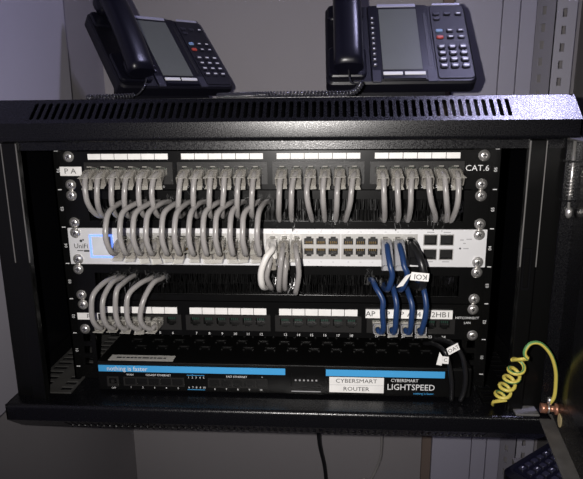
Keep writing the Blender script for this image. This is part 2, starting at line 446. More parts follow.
# ------------------------------------------------------------------ shared small meshes
def screw_mesh():
    mb = MB(); R = 5.4; rings = []
    for r, y in ((R*1.15, 0), (R*1.15, -0.9), (R*0.98, -0.9), (R*0.96, -1.9), (R*0.8, -3.0), (R*0.5, -3.6)):
        rings.append([(r*math.cos(a), y, r*math.sin(a)) for a in [2*math.pi*k/16 for k in range(16)]])
    mb.rings(rings)
    return mb.mesh('screw', CHROME)
def cross_mesh():
    return MB().box(-2.4, 2.4, -3.75, -3.55, -0.55, 0.55).box(-0.55, 0.55, -3.75, -3.55, -2.4, 2.4).mesh('screw_cross', INK)
SCREW, CROSS = screw_mesh(), cross_mesh()
def screws(parent, u, y=-2.0):
    for sx in (-1, 1):
        for dz in (6.35, 38.1):
            at = (sx*(232.55+random.uniform(-1.2, 1.2)), y, u*44.45+dz+random.uniform(-.5, .5))
            o = inst('screw', SCREW, parent, at)
            c = inst('screw_cross', CROSS, o, at); c.rotation_euler = (0, random.uniform(0, 1.5), 0)
def port_mesh(w, h, notch_up, depth, rim, metal):
    """RJ45 opening: rim, recessed pocket and contact wires; materials 0 rim, 1 pocket, 2 contacts"""
    mb = MB()
    s = 1 if notch_up else -1
    ow, oh = w/2+rim, h/2+rim
    mb.plate(-ow, ow, -oh-(0 if s > 0 else 0), oh, -0.9, 0.6, [(-w/2, w/2, -h/2, h/2-1.8) if s > 0 else (-w/2, w/2, -h/2+1.8, h/2),
             (-w*0.27, w*0.27, h/2-1.8, h/2+0.2) if s > 0 else (-w*0.27, w*0.27, -h/2-0.2, -h/2+1.8)])
    o = len(mb.f)
    v = [(-w/2-.2, .5, -h/2-.2), (w/2+.2, .5, -h/2-.2), (w/2+.2, .5, h/2+.2), (-w/2-.2, .5, h/2+.2)]
    v += [(x, depth, z) for x, _, z in v]
    mb.add(v, [(4, 5, 6, 7), (0, 1, 5, 4), (1, 2, 6, 5), (2, 3, 7, 6), (3, 0, 4, 7)], mi=1)
    zc = -s*(h/2-2.0)
    for k in range(4):
        x = (k-1.5)*w*0.2
        mb.box(x-0.45, x+0.45, 1.2, 1.9, zc-1.2, zc+1.2, mi=2)
    return mb.mesh('port', metal, fix=False)
def clip_point(): pass

# ------------------------------------------------------------------ patch panels
GC = [-162.8, -55.2, 52.4, 160.6]
PP = 15.7
def port_x(i): return GC[i//6] + (i % 6 - 2.5)*PP
PPORT = port_mesh(11.6, 10.0, False, 12, 0.9, [BLOCK, PORTIN, GREENP])
def patch_panel(u, label, labels_z, port_z, block_z, lab_h, name='patch_bay', deep=True):
    z0 = u*44.45
    t = thing(name, label, 'patch panel', (0, 0, z0))
    holes = [(port_x(i)-6.6, port_x(i)+6.6, port_z-5.8, port_z+5.8) for i in range(24)]
    part('faceplate', MB().plate(-241.3, 241.3, z0+0.5, z0+43.9, -2, 0, holes), PANEL, t)
    part('top_flange', MB().box(-218, 218, -1.6, 60, z0+42.6, z0+43.8), PANEL, t)
    for g in range(4):
        hb = [(port_x(i)-6.6, port_x(i)+6.6, port_z-5.8, port_z+5.8) for i in range(g*6, g*6+6)]
        part('jack_block', MB().plate(GC[g]-51, GC[g]+51, block_z[0], block_z[1], -4.2, -2, hb), BLOCK, t)
        o = None
        for i in range(6):
            xa = GC[g] - 46.5 + i*15.5
            part('label_card', MB().box(xa+0.35, xa+15.15, -3.0, -2.0, labels_z-lab_h/2, labels_z+lab_h/2), WHITE, t)
    for i in range(24):
        inst('port', PPORT, t, (port_x(i), -4.3, port_z))
    screws(t, u)
    return t
pa = patch_panel(5, 'black patch panel in the top rack slot with 24 grey cables plugged in', 260.2, 243, (229, 254), 6.4)
pb = patch_panel(1, 'lower black patch panel with mostly empty ports and white label strips', 76.6, 64, (52.5, 71.5), 8.0)
for i in range(24):
    text('port_number', str(i+1), 4.6, (port_x(i), -2.2, 226), pa, PRINT)
    text('port_number', str(i+1), 4.6, (port_x(i), -4.3 if False else -2.2, 47.5), pb, PRINT)
text('lettering', 'CAT.6', 9.2, (226, -2.2, 246), pa, PRINT, 1.05)
s1 = part('sticker', MB().box(-243, -217.5, -3.0, -2.1, 238.6, 249), WHITE, pa, label='white sticker reading P A')
text('lettering', 'P A', 8.5, (-231, -3.2, 243.8), s1, INK, 1.15)
s1 = part('sticker', MB().box(-240, -212, -3.0, -2.1, 63.5, 72), WHITE, pb, label='white sticker with a letter P')
text('lettering', 'P', 7.5, (-226, -3.2, 67.8), s1, INK, 1.2)
s1 = part('label_strip', MB().box(108, 208, -5.4, -3.1, 71.5, 82), WHITE, pb, label='white strip reading AP AP AP AP4 B2HB1')
for k, (tx, x) in enumerate((('AP', 113.5), ('AP', 130.5), ('AP', 146.5), ('AP4', 164), ('B2HB1', 192))):
    text('lettering', tx, 9.2, (x, -5.6, 76.6), s1, INK, 1.05)
text('lettering', 'NETCONNECT', 4.0, (225.5, -2.2, 72), pb, PRINT)
text('lettering', 'LAN', 4.0, (226, -2.2, 66), pb, PRINT)

# ------------------------------------------------------------------ brush panels
def brush_panel(u, label):
    z0 = u*44.45; zc = z0+21
    t = thing('brush_panel', label, 'cable panel', (0, 0, z0))
    part('faceplate', MB().plate(-241.3, 241.3, z0+0.5, z0+43.9, -2, 0, [(-214, 214, zc-13, zc+13)]), PANEL, t)
    part('brush_holder', MB().box(-214, 214, 0, 7, zc+12.5, zc+16.5, 0.5).box(-214, 214, 0, 7, zc-16.5, zc-12.5, 0.5), PANEL, t)
    mb = MB()
    for s in (-1, 1):
        for k in range(620):
            x = -213 + 426*(k+random.random())/620
            y = random.uniform(1.5, 5.5); dx = random.gauss(0, 1.4); dy = random.gauss(0, 1.0)
            z1 = zc + s*13; z2 = zc - s*random.uniform(0, 1.5); w = 0.35
            mb.add([(x-w, y, z1), (x+w, y, z1), (x+dx+w, y+dy, z2), (x+dx-w, y+dy, z2), (x, y+0.5, z1), (x+dx, y+dy+.5, z2)],
                   [(0, 1, 2, 3), (1, 4, 5, 2), (4, 0, 3, 5)])
    part('brush', mb, BRISTLE, t, kind='stuff')
    screws(t, u)
    return t
br_up = brush_panel(4, 'black brush cable panel between the top patch panel and the switch')
br_lo = brush_panel(2, 'black brush cable panel between the switch and the lower patch panel')
def tuft(parent, x, z, n=16, spread=5.0):
    """bristles pushed outwards where a cable passes through the brush"""
    mb = MB()
    for k in range(n):
        a = random.uniform(0, 2*math.pi); r = random.uniform(3.0, spread)
        p0 = Vector((x + r*math.cos(a), 3, z + r*math.sin(a)))
        l = random.uniform(5, 11)
        p1 = p0 + Vector((random.gauss(0, 1.5), -l*0.6, random.gauss(0, 3)))
        p2 = p1 + Vector((random.gauss(0, 2), -l*0.4, random.gauss(-1, 4)))
        w = random.uniform(0.3, 0.8)
        mb.add([p0+Vector((-w, 0, 0)), p0+Vector((w, 0, 0)), p1+Vector((w, 0, 0)), p1+Vector((-w, 0, 0)), p2+Vector((w*.6, 0, 0)), p2+Vector((-w*.6, 0, 0))],
               [(0, 1, 2, 3), (3, 2, 4, 5)])
    part('bristle_tuft', mb, SHINY, parent, kind='stuff')

# ------------------------------------------------------------------ network switch
SZ = 3*44.45
sw = thing('network_switch', 'pale silver 48-port network switch with a blue-lit square display', 'network switch', (0, 0, SZ))
def sw_x(c): return -173.6 + (c//6)*86.8 + (c % 6)*13.92
ZU, ZL = 164.0, 150.2
holes = [(sw_x(c)-6.5, sw_x(c)+6.5, z-6.0, z+6.0) for c in range(24) for z in (ZU, ZL)]
SFP = [(179.0, 165.4), (197.2, 165.4), (179.0, 148.6), (197.2, 148.6)]
holes += [(x-7.9, x+7.9, z-6.6, z+6.6) for x, z in SFP]
part('faceplate', MB().plate(-241.3, 241.3, SZ+0.4, SZ+44.0, -2.6, 0, holes), SILVER, sw)
part('chassis', MB().box(-220, 220, 14, 240, SZ+0.6, SZ+43.8).box(-220, 220, 0, 14, SZ+43, SZ+43.8).box(-220, 220, 0, 14, SZ+0.6, SZ+1.4), PORTIN, sw)
SPU = port_mesh(10.8, 9.2, True, 11, 0.9, [PORTM, PORTIN, GOLD])
SPL = port_mesh(10.8, 9.2, False, 11, 0.9, [PORTM, PORTIN, GOLD])
for c in range(24):
    inst('port', SPU, sw, (sw_x(c), -2.4, ZU)); inst('port', SPL, sw, (sw_x(c), -2.4, ZL))
for g in range(4):
    xm = sw_x(g*6) + 2.5*13.92
    part('port_bezel', MB().plate(xm-43, xm+43, 142, 172, -3.3, -2.6, [(sw_x(g*6+i)-6.4, sw_x(g*6+i)+6.4, z-5.6, z+5.6) for i in range(6) for z in (ZU, ZL)]), PORTM, sw)
sfp_m = MB().plate(-7.8, 7.8, -6.5, 6.5, -1.0, 0.5, [(-7.0, 7.0, -5.7, 5.7)])
sfp_m.add([(-7.2, .4, -5.9), (7.2, .4, -5.9), (7.2, .4, 5.9), (-7.2, .4, 5.9), (-7.2, 9, -5.9), (7.2, 9, -5.9), (7.2, 9, 5.9), (-7.2, 9, 5.9)],
          [(4, 5, 6, 7), (0, 1, 5, 4), (1, 2, 6, 5), (2, 3, 7, 6), (3, 0, 4, 7)], mi=1)
sfp_m = sfp_m.mesh('sfp_port', [PORTM, PORTIN], fix=False)
for x, z in SFP: inst('sfp_port', sfp_m, sw, (x, -2.6, z))
dsp = part('touch_display', MB().box(-213, -191, -3.4, -2.6, 144.5, 167, 0.3), SCREEN, sw, label='small square touch display')
part('light_ring', MB().plate(-216, -188, 141.8, 169.6, -3.6, -2.6, [(-214.1, -189.9, 143.7, 167.7)]), LEDB, dsp, label='glowing blue square ring')
text('lettering', 'UniFi', 8.2, (-227, -2.8, 155.5), sw, INK, 1.0)
part('print_line', MB().box(-232, -225, -2.8, -2.5, 149.6, 150.6).box(-224, -217.5, -2.9, -2.5, 148.8, 150.8), INK, sw)
part('emblem', MB().loft([(-226.5, -2.7, 162), (-226.5, -2.9, 162)], [(1.6, 1.6, 2), (1.6, 1.6, 2)]).loft([(-223.8, -2.7, 163.2), (-223.8, -2.9, 163.2)], [(1, 1, 2), (1, 1, 2)]), INK, sw)
part('reset_hole', MB().loft([(212.5, -2.7, 155.6), (212.5, -2.9, 155.6)], [(1.1, 1.1, 2), (1.1, 1.1, 2)]), INK, sw)
for x, z, w in ((214, 165.5, 4), (222, 166.3, 6), (219, 155.6, 6), (217, 161.5, 3)):
    part('print_line', MB().box(x-w/2, x+w/2, -2.8, -2.5, z-0.6, z+0.6), FAINT, sw)
for c in range(24):
    text('port_number', str(c*2+1), 2.3, (sw_x(c), -2.8, 174), sw, FAINT); text('port_number', str(c*2+2), 2.3, (sw_x(c), -2.8, 138.6), sw, FAINT)
for k, x in enumerate((179.0, 197.2)):
    part('print_line', MB().box(x-4, x+4, -2.8, -2.5, 173.6, 174.7).box(x-4, x+4, -2.8, -2.5, 139.3, 140.4), FAINT, sw)
screws(sw, 3, -2.6)

# ------------------------------------------------------------------ patch cables
def plug_parts(t, x, z, y0, path, boot_m=BOOT, boot_len=0.0, clip=1, plugmat=CLEAR, hood=True, droop=0.35, mess=1.5):
    """RJ45 plug seated in a jack at (x, y0, z), pointing to the viewer; the boot follows the first points of the path"""
    mb = MB().box(x-5.6, x+5.6, y0-13, y0+8, z-3.9, z+3.9, 0.6)
    pl = part('plug', mb, plugmat, t)
    part('latch_clip', MB().prism([(y0-13, z+clip*7.8), (y0-13, z+clip*6.8), (y0+2, z+clip*3.8), (y0+6, z+clip*3.8), (y0+2, z+clip*5.0)],
         lambda p, a: (a, p[0], p[1]), x-2.6, x+2.6), plugmat, pl)
    for k in range(4):
        pass
    # boot: open squarish translucent sleeve around the cord
    P = [Vector(p) for p in path]
    ax = Vector((x, y0-8, z)); aim = P[8] if len(P) > 8 else P[-1]
    d = Vector(((aim.x-x)*0.8, -boot_len*math.cos(droop), -boot_len*math.sin(droop)))
    n = 5; mb = MB(); rings = []
    def ring(c, w, h, f):
        A = Vector((1, 0, 0)); B = Vector((0, -math.sin(f*droop), math.cos(f*droop))); out = []
        for k in range(16):
            an = 2*math.pi*(k+0.5)/16; c1, q1 = math.cos(an), math.sin(an)
            out.append(c + A*(w*math.copysign(abs(c1)**0.3, c1)) + B*(h*math.copysign(abs(q1)**0.3, q1)))
        return out
    for k in range(n+1):
        f = k/n; c = ax + Vector((d.x*f*f, d.y*f, d.z*f*f)); rings.append(ring(c, 5.7+0.7*f, 4.7+1.1*f, f))
    for k in range(n, -1, -1):
        f = k/n; c = ax + Vector((d.x*f*f, d.y*f, d.z*f*f)); rings.append(ring(c, 4.9+0.7*f, 3.9+1.1*f, f))
    mb.rings(rings, cap=False, smooth=False)
    part('boot', mb, boot_m, t)
    if hood:   # flared tongue over the latch
        e = ax + d; m2 = MB()
        B = Vector((0, -math.sin(droop), math.cos(droop))); T = d.normalized(); sd = Vector((1, 0, 0))
        for s in (-1, 1):
            tw = random.uniform(-mess, mess); lift = random.uniform(0.6, 1.0+mess); o = e + B*(5.6*s)
            q = [o-sd*5.2-T*4, o+sd*5.2-T*4, o+sd*(5.9+tw)+T*3.5+B*s*lift, o-sd*(5.9-tw)+T*4.5+B*s*(lift+random.uniform(-mess, mess)*0.5)]
            q += [p + B*0.6 for p in q]
            m2.add(q, [(0, 1, 2, 3), (4, 7, 6, 5), (0, 4, 5, 1), (1, 5, 6, 2), (2, 6, 7, 3), (3, 7, 4, 0)])
        part('boot_tongue', m2, CLEAR, t)
def cable(label, group, x, z, y0, ctrl, m=CABLE, r=3.05, boot_len=19, boot_m=BOOT, clip=1, hood=True, plugmat=CLEAR, droop=0.42, mess=1.5, cat='cable', name='patch_cable'):
    """ctrl: points from the plug's rear end to the brush"""
    start = (x, y0-10, z)
    path = spline([start, (x, y0-20, z)] + list(ctrl), 6)
    t = thing(name, label, cat, (x, y0, z), group)
    plug_parts(t, x, z, y0, path, boot_m, boot_len, clip, plugmat, hood, droop, mess)
    part('cord', MB().tube(path[3:], r, 10), m, t)
    return t

# top patch panel -> upper brush
BX = [-200, -187, -171, -156, -141, -126, -96, -81, -63, -48, -33, -17, 12, 25, 41, 58, 73, 88, 122, 136, 150, 169, 186, 199]
EX = [-196, -192, -176, -163, -144, -127, -104, -85, -68, -55, -37, -21, 9, 23, 46, 60, 72, 83, 126, 141, 152, 182, 194, 199]
for i in range(24):
    x = port_x(i); b = BX[i]; e = EX[i]; j = random.uniform(-2, 2)
    low = 190 if i < 12 else 186
    ctrl = [(b*0.6+x*0.4, -33, 239+j*0.5), (b, -39.5+j, 227), (b*0.75+e*0.25, -38+j, 213), (b*0.3+e*0.7, -27+j, 200), (e, -9, low+3), (e, 9, low+5)]
    cable('grey patch cable plugged into the %s port of the top patch panel' % ORD[i+1], 'grey cables of the top patch panel', x, 243, -5, ctrl)
    tuft(br_up, e, low+4)
# upper brush -> upper port row of the switch
LX = [-173, -158, -143, -129, -112, -98, -83, -68, -54, -39, -25, -10]
for c in range(12):
    x = sw_x(c); l = LX[c]; j = random.uniform(-2, 2)
    top = l + (5 + random.uniform(-2, 4) if c < 11 else 3)
    ctrl = [(x*0.5+l*0.5, -35, 157.5), (l, -47, 160), (l-1, -54+j, 174), (l-1, -54+j, 188), (l, -44+j, 204), (top, -22, 210), (top+2, -5, 209), (top+3, 9, 207)]
    cable('grey patch cable looping into the switch, %s from its blue-lit display' % ORD[c+1], 'grey loops into the switch', x, ZU-1.5, -3.5, ctrl, boot_len=21, droop=0.5, mess=3.0)
    tuft(br_up, top+3, 208, 10)
# switch -> lower brush, three columns in the middle
specs = [(12, ZU-1, WCABLE, 3.6, [(3, -36, 162), (-3, -44, 155), (-9, -44, 138), (-9, -36, 120), (-6, -10, 110), (-6, 9, 109)], 'pale whitish patch cable hanging from the middle of the switch'),
         (12, ZL, CABLE, 3.05, [(0, -32, 148), (-2, -36, 140), (-4, -34, 128), (-1, -24, 115), (-1, -8, 108), (-1, 9, 108)], 'grey patch cable hanging right behind the pale whitish one'),
         (13, ZU-1, CABLE, 3.05, [(14, -35, 160), (13, -42, 152), (11, -40, 135), (9, -30, 115), (9, -8, 106), (9, 9, 106)], 'grey patch cable from the upper port next to the pale whitish cable'),
         (13, ZL, CABLE, 3.05, [(16, -30, 148), (17, -34, 140), (16, -32, 128), (15, -22, 113), (15, -6, 107), (15, 9, 107)], 'grey patch cable from the lower port, second column of the middle three'),
         (14, ZU-1, CABLE, 3.05, [(29, -36, 160), (31, -43, 151), (32, -40, 134), (28, -30, 112), (27, -8, 103), (27, 9, 104)], 'grey patch cable beside the empty switch ports, hanging down to the brush')]
for k, (c, z, m, r, ctrl, lab) in enumerate(specs):
    cable(lab, 'cables hanging from the middle of the switch', sw_x(c), z, -3.5, ctrl, m, r, 22, boot_m=(WCABLE if k == 0 else BOOT), hood=(k in (2, 4)))
    tuft(br_lo, ctrl[-1][0]+3, 114, 16, 7)
# blue cables from switch down to the brush
for c, ctrl, lab in ((21, [(129, -34, 156), (130.5, -42, 146), (133, -43, 135), (130, -36, 118), (128, -10, 110), (128, 9, 110)], 'blue patch cable from the switch, the one farther from the black cable'),
                     (22, [(144, -34, 156), (145.5, -42, 146), (149, -43, 136), (145, -36, 118), (143, -10, 110), (143, 9, 110)], 'blue patch cable from the switch right beside the black cable')):
    cable(lab, 'blue cables on the switch', sw_x(c), ZU-1, -3.5, ctrl, BLUE, 3.1, 32, boot_m=mat('grey_boot', (0.33, 0.33, 0.35), 0.4, alpha=0.8), hood=False, droop=0.75)
    tuft(br_lo, ctrl[-1][0], 112, 16, 7)
def flag(parent, pts, txt, size, at, rot, m=WHITE):
    f = part('cable_flag', MB().add([Vector(p) for p in pts] + [Vector(p)+Vector((0, 0.7, 0)) for p in pts],
             [(0, 1, 2, 3), (7, 6, 5, 4), (0, 4, 5, 1), (1, 5, 6, 2), (2, 6, 7, 3), (3, 7, 4, 0)]), m, parent, label='white paper flag on the cable')
    if txt: text('lettering', txt, size, at, f, INK, rot=rot)
    return f
bk = cable('black cable in the last switch column with a white paper flag', None, sw_x(23), ZU-1, -3.5,
           [(160, -38, 158), (163, -46, 150), (166, -47, 137), (166, -38, 122), (163, -10, 113), (163, 9, 112)], BLACKC, 4.2, 30, boot_m=BLACKC, plugmat=BLACKC, hood=False)
flag(bk, [(150.5, -53, 133.5), (170, -53, 132), (170.5, -53, 141), (152, -53, 142.5)], 'KOI', 8.2, (161.5, -53.3, 137.3), (0, math.pi+0.07, 0))
flag(bk, [(137, -50, 124), (144, -50, 126), (152, -53, 141), (146, -53, 138)], None, 0, None, None)
tuft(br_lo, 163, 113, 20, 8); tuft(br_lo, 150, 116, 20, 8); tuft(br_lo, 112, 120, 16, 7)
# blue cables from the brush to the lower patch panel
for k, (i, pts) in enumerate(((18, [(114, 124), (124, 98), (126, 69)]), (19, [(136, 119), (139, 94), (139, 69)]), (20, [(152, 116), (156, 92), (156, 67)]), (21, [(168, 122), (171, 95), (169, 67)]))):
    x = port_x(i)
    (xa, za), (xm, zm), (xb, zb) = pts
    ctrl = [(xb*.7+x*.3, -30, 64), (xb, -36, 73), (xm, -40, zm-6), (xm, -40, zm+8), (xa*.7+xm*.3, -34, za-6), (xa, -20, za-2), (xa-1, 0, za-7), (xa-1, 9, za-8)]
    cable('blue patch cable in the lower patch panel, %s of four' % ORD[k+1], 'blue cables of the lower patch panel', x, 64, -5, ctrl, BLUE, 3.1, 16, droop=-0.2, boot_m=mat('grey_boot', (0.33, 0.33, 0.35), 0.4, alpha=0.8))
# grey cables from the brush to the lower patch panel
for i, pts in enumerate(([(-186, 126), (-202, 105), (-204, 85), (-200, 70)], [(-178, 126), (-190, 102), (-191, 85), (-186, 69)], [(-165, 127), (-174, 111), (-176, 89), (-172, 72)],
                         [(-141, 126), (-161, 106), (-163, 85), (-157, 69)], [(-128, 126), (-144, 100), (-148, 83), (-143, 68)])):
    x = port_x(i)
    (xt, zt), (xa, za), (xb, zb), (xc, zc) = pts
    ctrl = [(xc*.7+x*.3, -31, 64), (xc*.3+xb*.7, -39, 72), (xb, -43, zb), (xa, -40, za+2), (xt*.55+xa*.45-2, -24, zt-9), (xt-5, -5, zt-9), (xt-4, 9, zt-10)]
    cable('grey patch cable in the lower patch panel, %s from its rack screws' % ORD[i+1], 'grey cables of the lower patch panel', x, 64, -5, ctrl, boot_len=17, droop=-0.15)
    tuft(br_lo, xt-4, 117, 22, 8)

# ------------------------------------------------------------------ router on the cabinet floor
RY = -33.0
ro = thing('router', 'wide black router with a blue stripe along its front edge', 'router', (9, 80, -16))
part('body', MB().box(-208, 227, RY, 215, -13.4, 23, 1.2), RBODY, ro)
for x in (-190, 205):
    for y in (-20, 195): part('foot', MB().loft([(x, y, -16.3), (x, y, -13)], [(8, 8, 2), (8, 8, 2)]), PORTIN, ro)
part('stripe', MB().box(-206.5, 15, RY-0.6, RY+0.4, 10.8, 18.8), BLUESTR, ro, label='bright blue stripe')
part('stripe', MB().box(62, 197, RY-0.6, RY+0.4, 10.8, 18.8), BLUESTR, ro, label='bright blue stripe')
part('stripe', MB().box(203, 206, RY-0.6, RY+0.4, 10.8, 18.8), BLUESTR, ro, label='bright blue stripe')
text('lettering', 'nothing is faster', 8.0, (-172, RY-0.8, 14.6), ro, PRINT, 0.95)
part('centre_bezel', MB().plate(17, 60, -12.5, 22, RY-1.4, RY, [(22, 56, -5, 14)]), RBODY, ro)
for k in range(6):
    part('status_light', MB().box(26+k*4.8, 28+k*4.8, RY-0.5, RY, 3.5, 5.4), FAINT, ro)
part('centre_line', MB().box(22, 56, RY-1.8, RY-1.3, -9.4, -8.4), FAINT, ro)
# port fields
def rport(x0, n, pitch, first):
    holes = [(x0+k*pitch+0.9, x0+(k+1)*pitch-0.9, -5.2, 3.2) for k in range(n)]
    part('port_field', MB().plate(x0-1, x0+n*pitch+1, -6.6, 4.6, RY-1.6, RY, holes), BLOCK, ro)
    for k in range(n):
        part('port', MB().box(x0+k*pitch+1, x0+(k+1)*pitch-1, RY-0.5, RY+0.2, -5.1, 3.1).box(x0+k*pitch+3, x0+(k+1)*pitch-3, RY-0.9, RY-0.5, -4.8, -2.6), PORTIN, ro)
        text('port_number', str(first+k), 3.4, (x0+(k+.5)*pitch, RY-0.4, -9.2), ro, PRINT)
rport(-176, 5, 14.2, 1); rport(-75, 5, 13.6, 6)
part('power_socket', MB().plate(-197, -183, -8, 4.6, RY-1.4, RY, [(-194.5, -185.5, -4.5, 2.5)]).box(-192, -188, RY-2.2, RY, -3, 1), BLOCK, ro)
text('lettering', 'OFF', 3.2, (-190, RY-0.4, -10.5), ro, PRINT)
text('lettering', 'WAN', 3.4, (-169, RY-0.4, 7.0), ro, PRINT); text('lettering', 'GIGABIT ETHERNET', 3.4, (-135, RY-0.4, 7.0), ro, PRINT)
text('lettering', 'FAST ETHERNET', 3.4, (-42, RY-0.4, 7.0), ro, PRINT); text('lettering', '*', 4.6, (-12, RY-0.4, 6.4), ro, PRINT)
part('indicator_line', MB().box(-101, -80, RY-0.4, RY, 7.6, 8.1).box(-101, -80, RY-0.4, RY, -10.8, -10.3), BLUESTR, ro)
for k in range(5):
    text('port_number', str(k+1), 3.6, (-99+k*4.5, RY-0.4, 5.0), ro, PRINT); text('port_number', str(k+6), 3.6, (-99+k*4.5, RY-0.4, -7.8), ro, PRINT)
s1 = part('sticker', MB().box(66, 128.5, RY-0.7, RY, -9.5, 9.6), WHITE, ro, label='white label reading CYBERSMART ROUTER')
text('lettering', 'CYBERSMART', 7.0, (97, RY-0.9, 5.0), s1, INK, 1.12); text('lettering', 'ROUTER', 7.0, (97, RY-0.9, -5.0), s1, INK, 1.12)
part('rule', MB().box(66, 128.5, RY-0.85, RY-0.6, -0.2, 0.1), FAINT, s1)
text('lettering', 'CYBERSMART', 5.4, (152, RY-0.4, 6.6), ro, PRINT, 0.95); text('lettering', 'LIGHTSPEED', 10.4, (159.5, RY-0.4, -1.8), ro, PRINT, 0.95)
text('lettering', 'nothing is faster', 3.6, (174, RY-0.4, -9.2), ro, BLUESTR, 1.0)
s1 = part('sticker', MB().box(-196, -118, -29, -14.5, 22.9, 23.3), mat('grey_sticker', (0.40, 0.39, 0.36), 0.6), ro, label='long grey sticker on the router top')
mb = MB(); x = -188.0
while x < -128:
    w = random.choice((3, 4, 6, 8)); mb.box(x, x+w, -23.2, -20.2, 23.2, 23.5); x += w+1.4
part('print_line', mb, INK, s1)
RV = mat('router_vent_edge', (0.006, 0.006, 0.006), 0.45, spec=0.3)
for row, (y, off) in enumerate(((26, 0), (6, 11), (46, 6))):
    for k in range(14):
        x = -186 + off + k*27
        if x > 205: continue
        part('vent_hood', MB().box(x, x+13, y+6, y+8, 22.9, 24.2).box(x, x+2, y, y+6, 22.9, 24.0).box(x+11, x+13, y, y+6, 22.9, 24.0), RV, ro)
part('body_seam', MB().box(-206, 225, RY-0.2, RY+1.0, 20.4, 20.9), BLOCK, ro)

# black cables running down in front of the router
bc = thing('flagged_cable', 'black cable with a white paper flag running down past the router', 'cable', (215, -40, -16))
part('cord', MB().tube(spline([(188, 10, 40), (195, -20, 52), (203, -42, 56), (212, -46, 44), (217, -46, 22), (217, -44, 2), (214, -42, -12)], 8), 2.8, 10), BLACKC, bc)
flag(bc, [(196.5, -50, 47), (208, -50, 54), (205, -50, 61.5), (193.5, -50, 54.5)], 'OAT', 6.2, (201, -50.3, 54.3), (0, -0.55, 0))
bc2 = thing('flagged_cable', 'black cable with a folded white flag close to the end of the blue stripe', 'cable', (203, -40, -16))
part('cord', MB().tube(spline([(180, 10, 34), (186, -18, 46), (193, -40, 48), (199, -43, 33), (203, -43, 10), (204, -42, -12)], 8), 2.5, 10), BLACKC, bc2)
flag(bc2, [(184, -47, 34), (190, -47, 33), (190, -47, 44.5), (187, -47, 49)], None, 0, None, None)
flag(bc2, [(190, -48, 36), (197, -48, 35.5), (197, -48, 44), (190, -48, 44.5)], 'C', 6, (193.5, -48.3, 40), (0, 0, 0))

# ------------------------------------------------------------------ earth wire
ew = thing('earth_wire', 'coiled yellow and green earth wire running from cabinet to door stud', 'wire', (250, -47, -16))
hx = [Vector((250, -47, -14)), Vector((247, -52, -10)), Vector((246, -57, -4))] + helix([(251.2, -62, 2), (253.6, -68, 17), (256, -74, 30), (258.4, -80, 44), (260, -85, 56)], 7.0, 13.4, 16)
arch = spline([(266, -92, 64), (262.5, -92, 68), (262.5, -92, 74), (268, -91, 80.5), (278, -90, 79.5), (289.5, -88, 66.8), (297, -85, 48.5), (300, -82, 30), (300, -81, 16), D((22, 6, 7))], 7)
def stripe(i, k): return 1 if i in (0, 1, 2) else 0
part('coil', MB().tube(hx, 2.0, 8, mi=lambda i, k: 1 if i in (5,) else 0), [YEL, GRN], ew)
part('lead', MB().tube([hx[-1]] + arch, 2.0, 8, mi=lambda i, k: 1 if i in (3, 4) else 0), [YEL, GRN], ew)
part('lug', MB().tube([Vector(arch[-1])+Vector((0, 0, 7)), Vector(arch[-1])], 2.4, 8).loft([D((21, 6.5, 1)), D((21, 5, 1))], [(5, 5, 2), (5, 5, 2)], side=(0, 0, 1)), CHROME, ew)

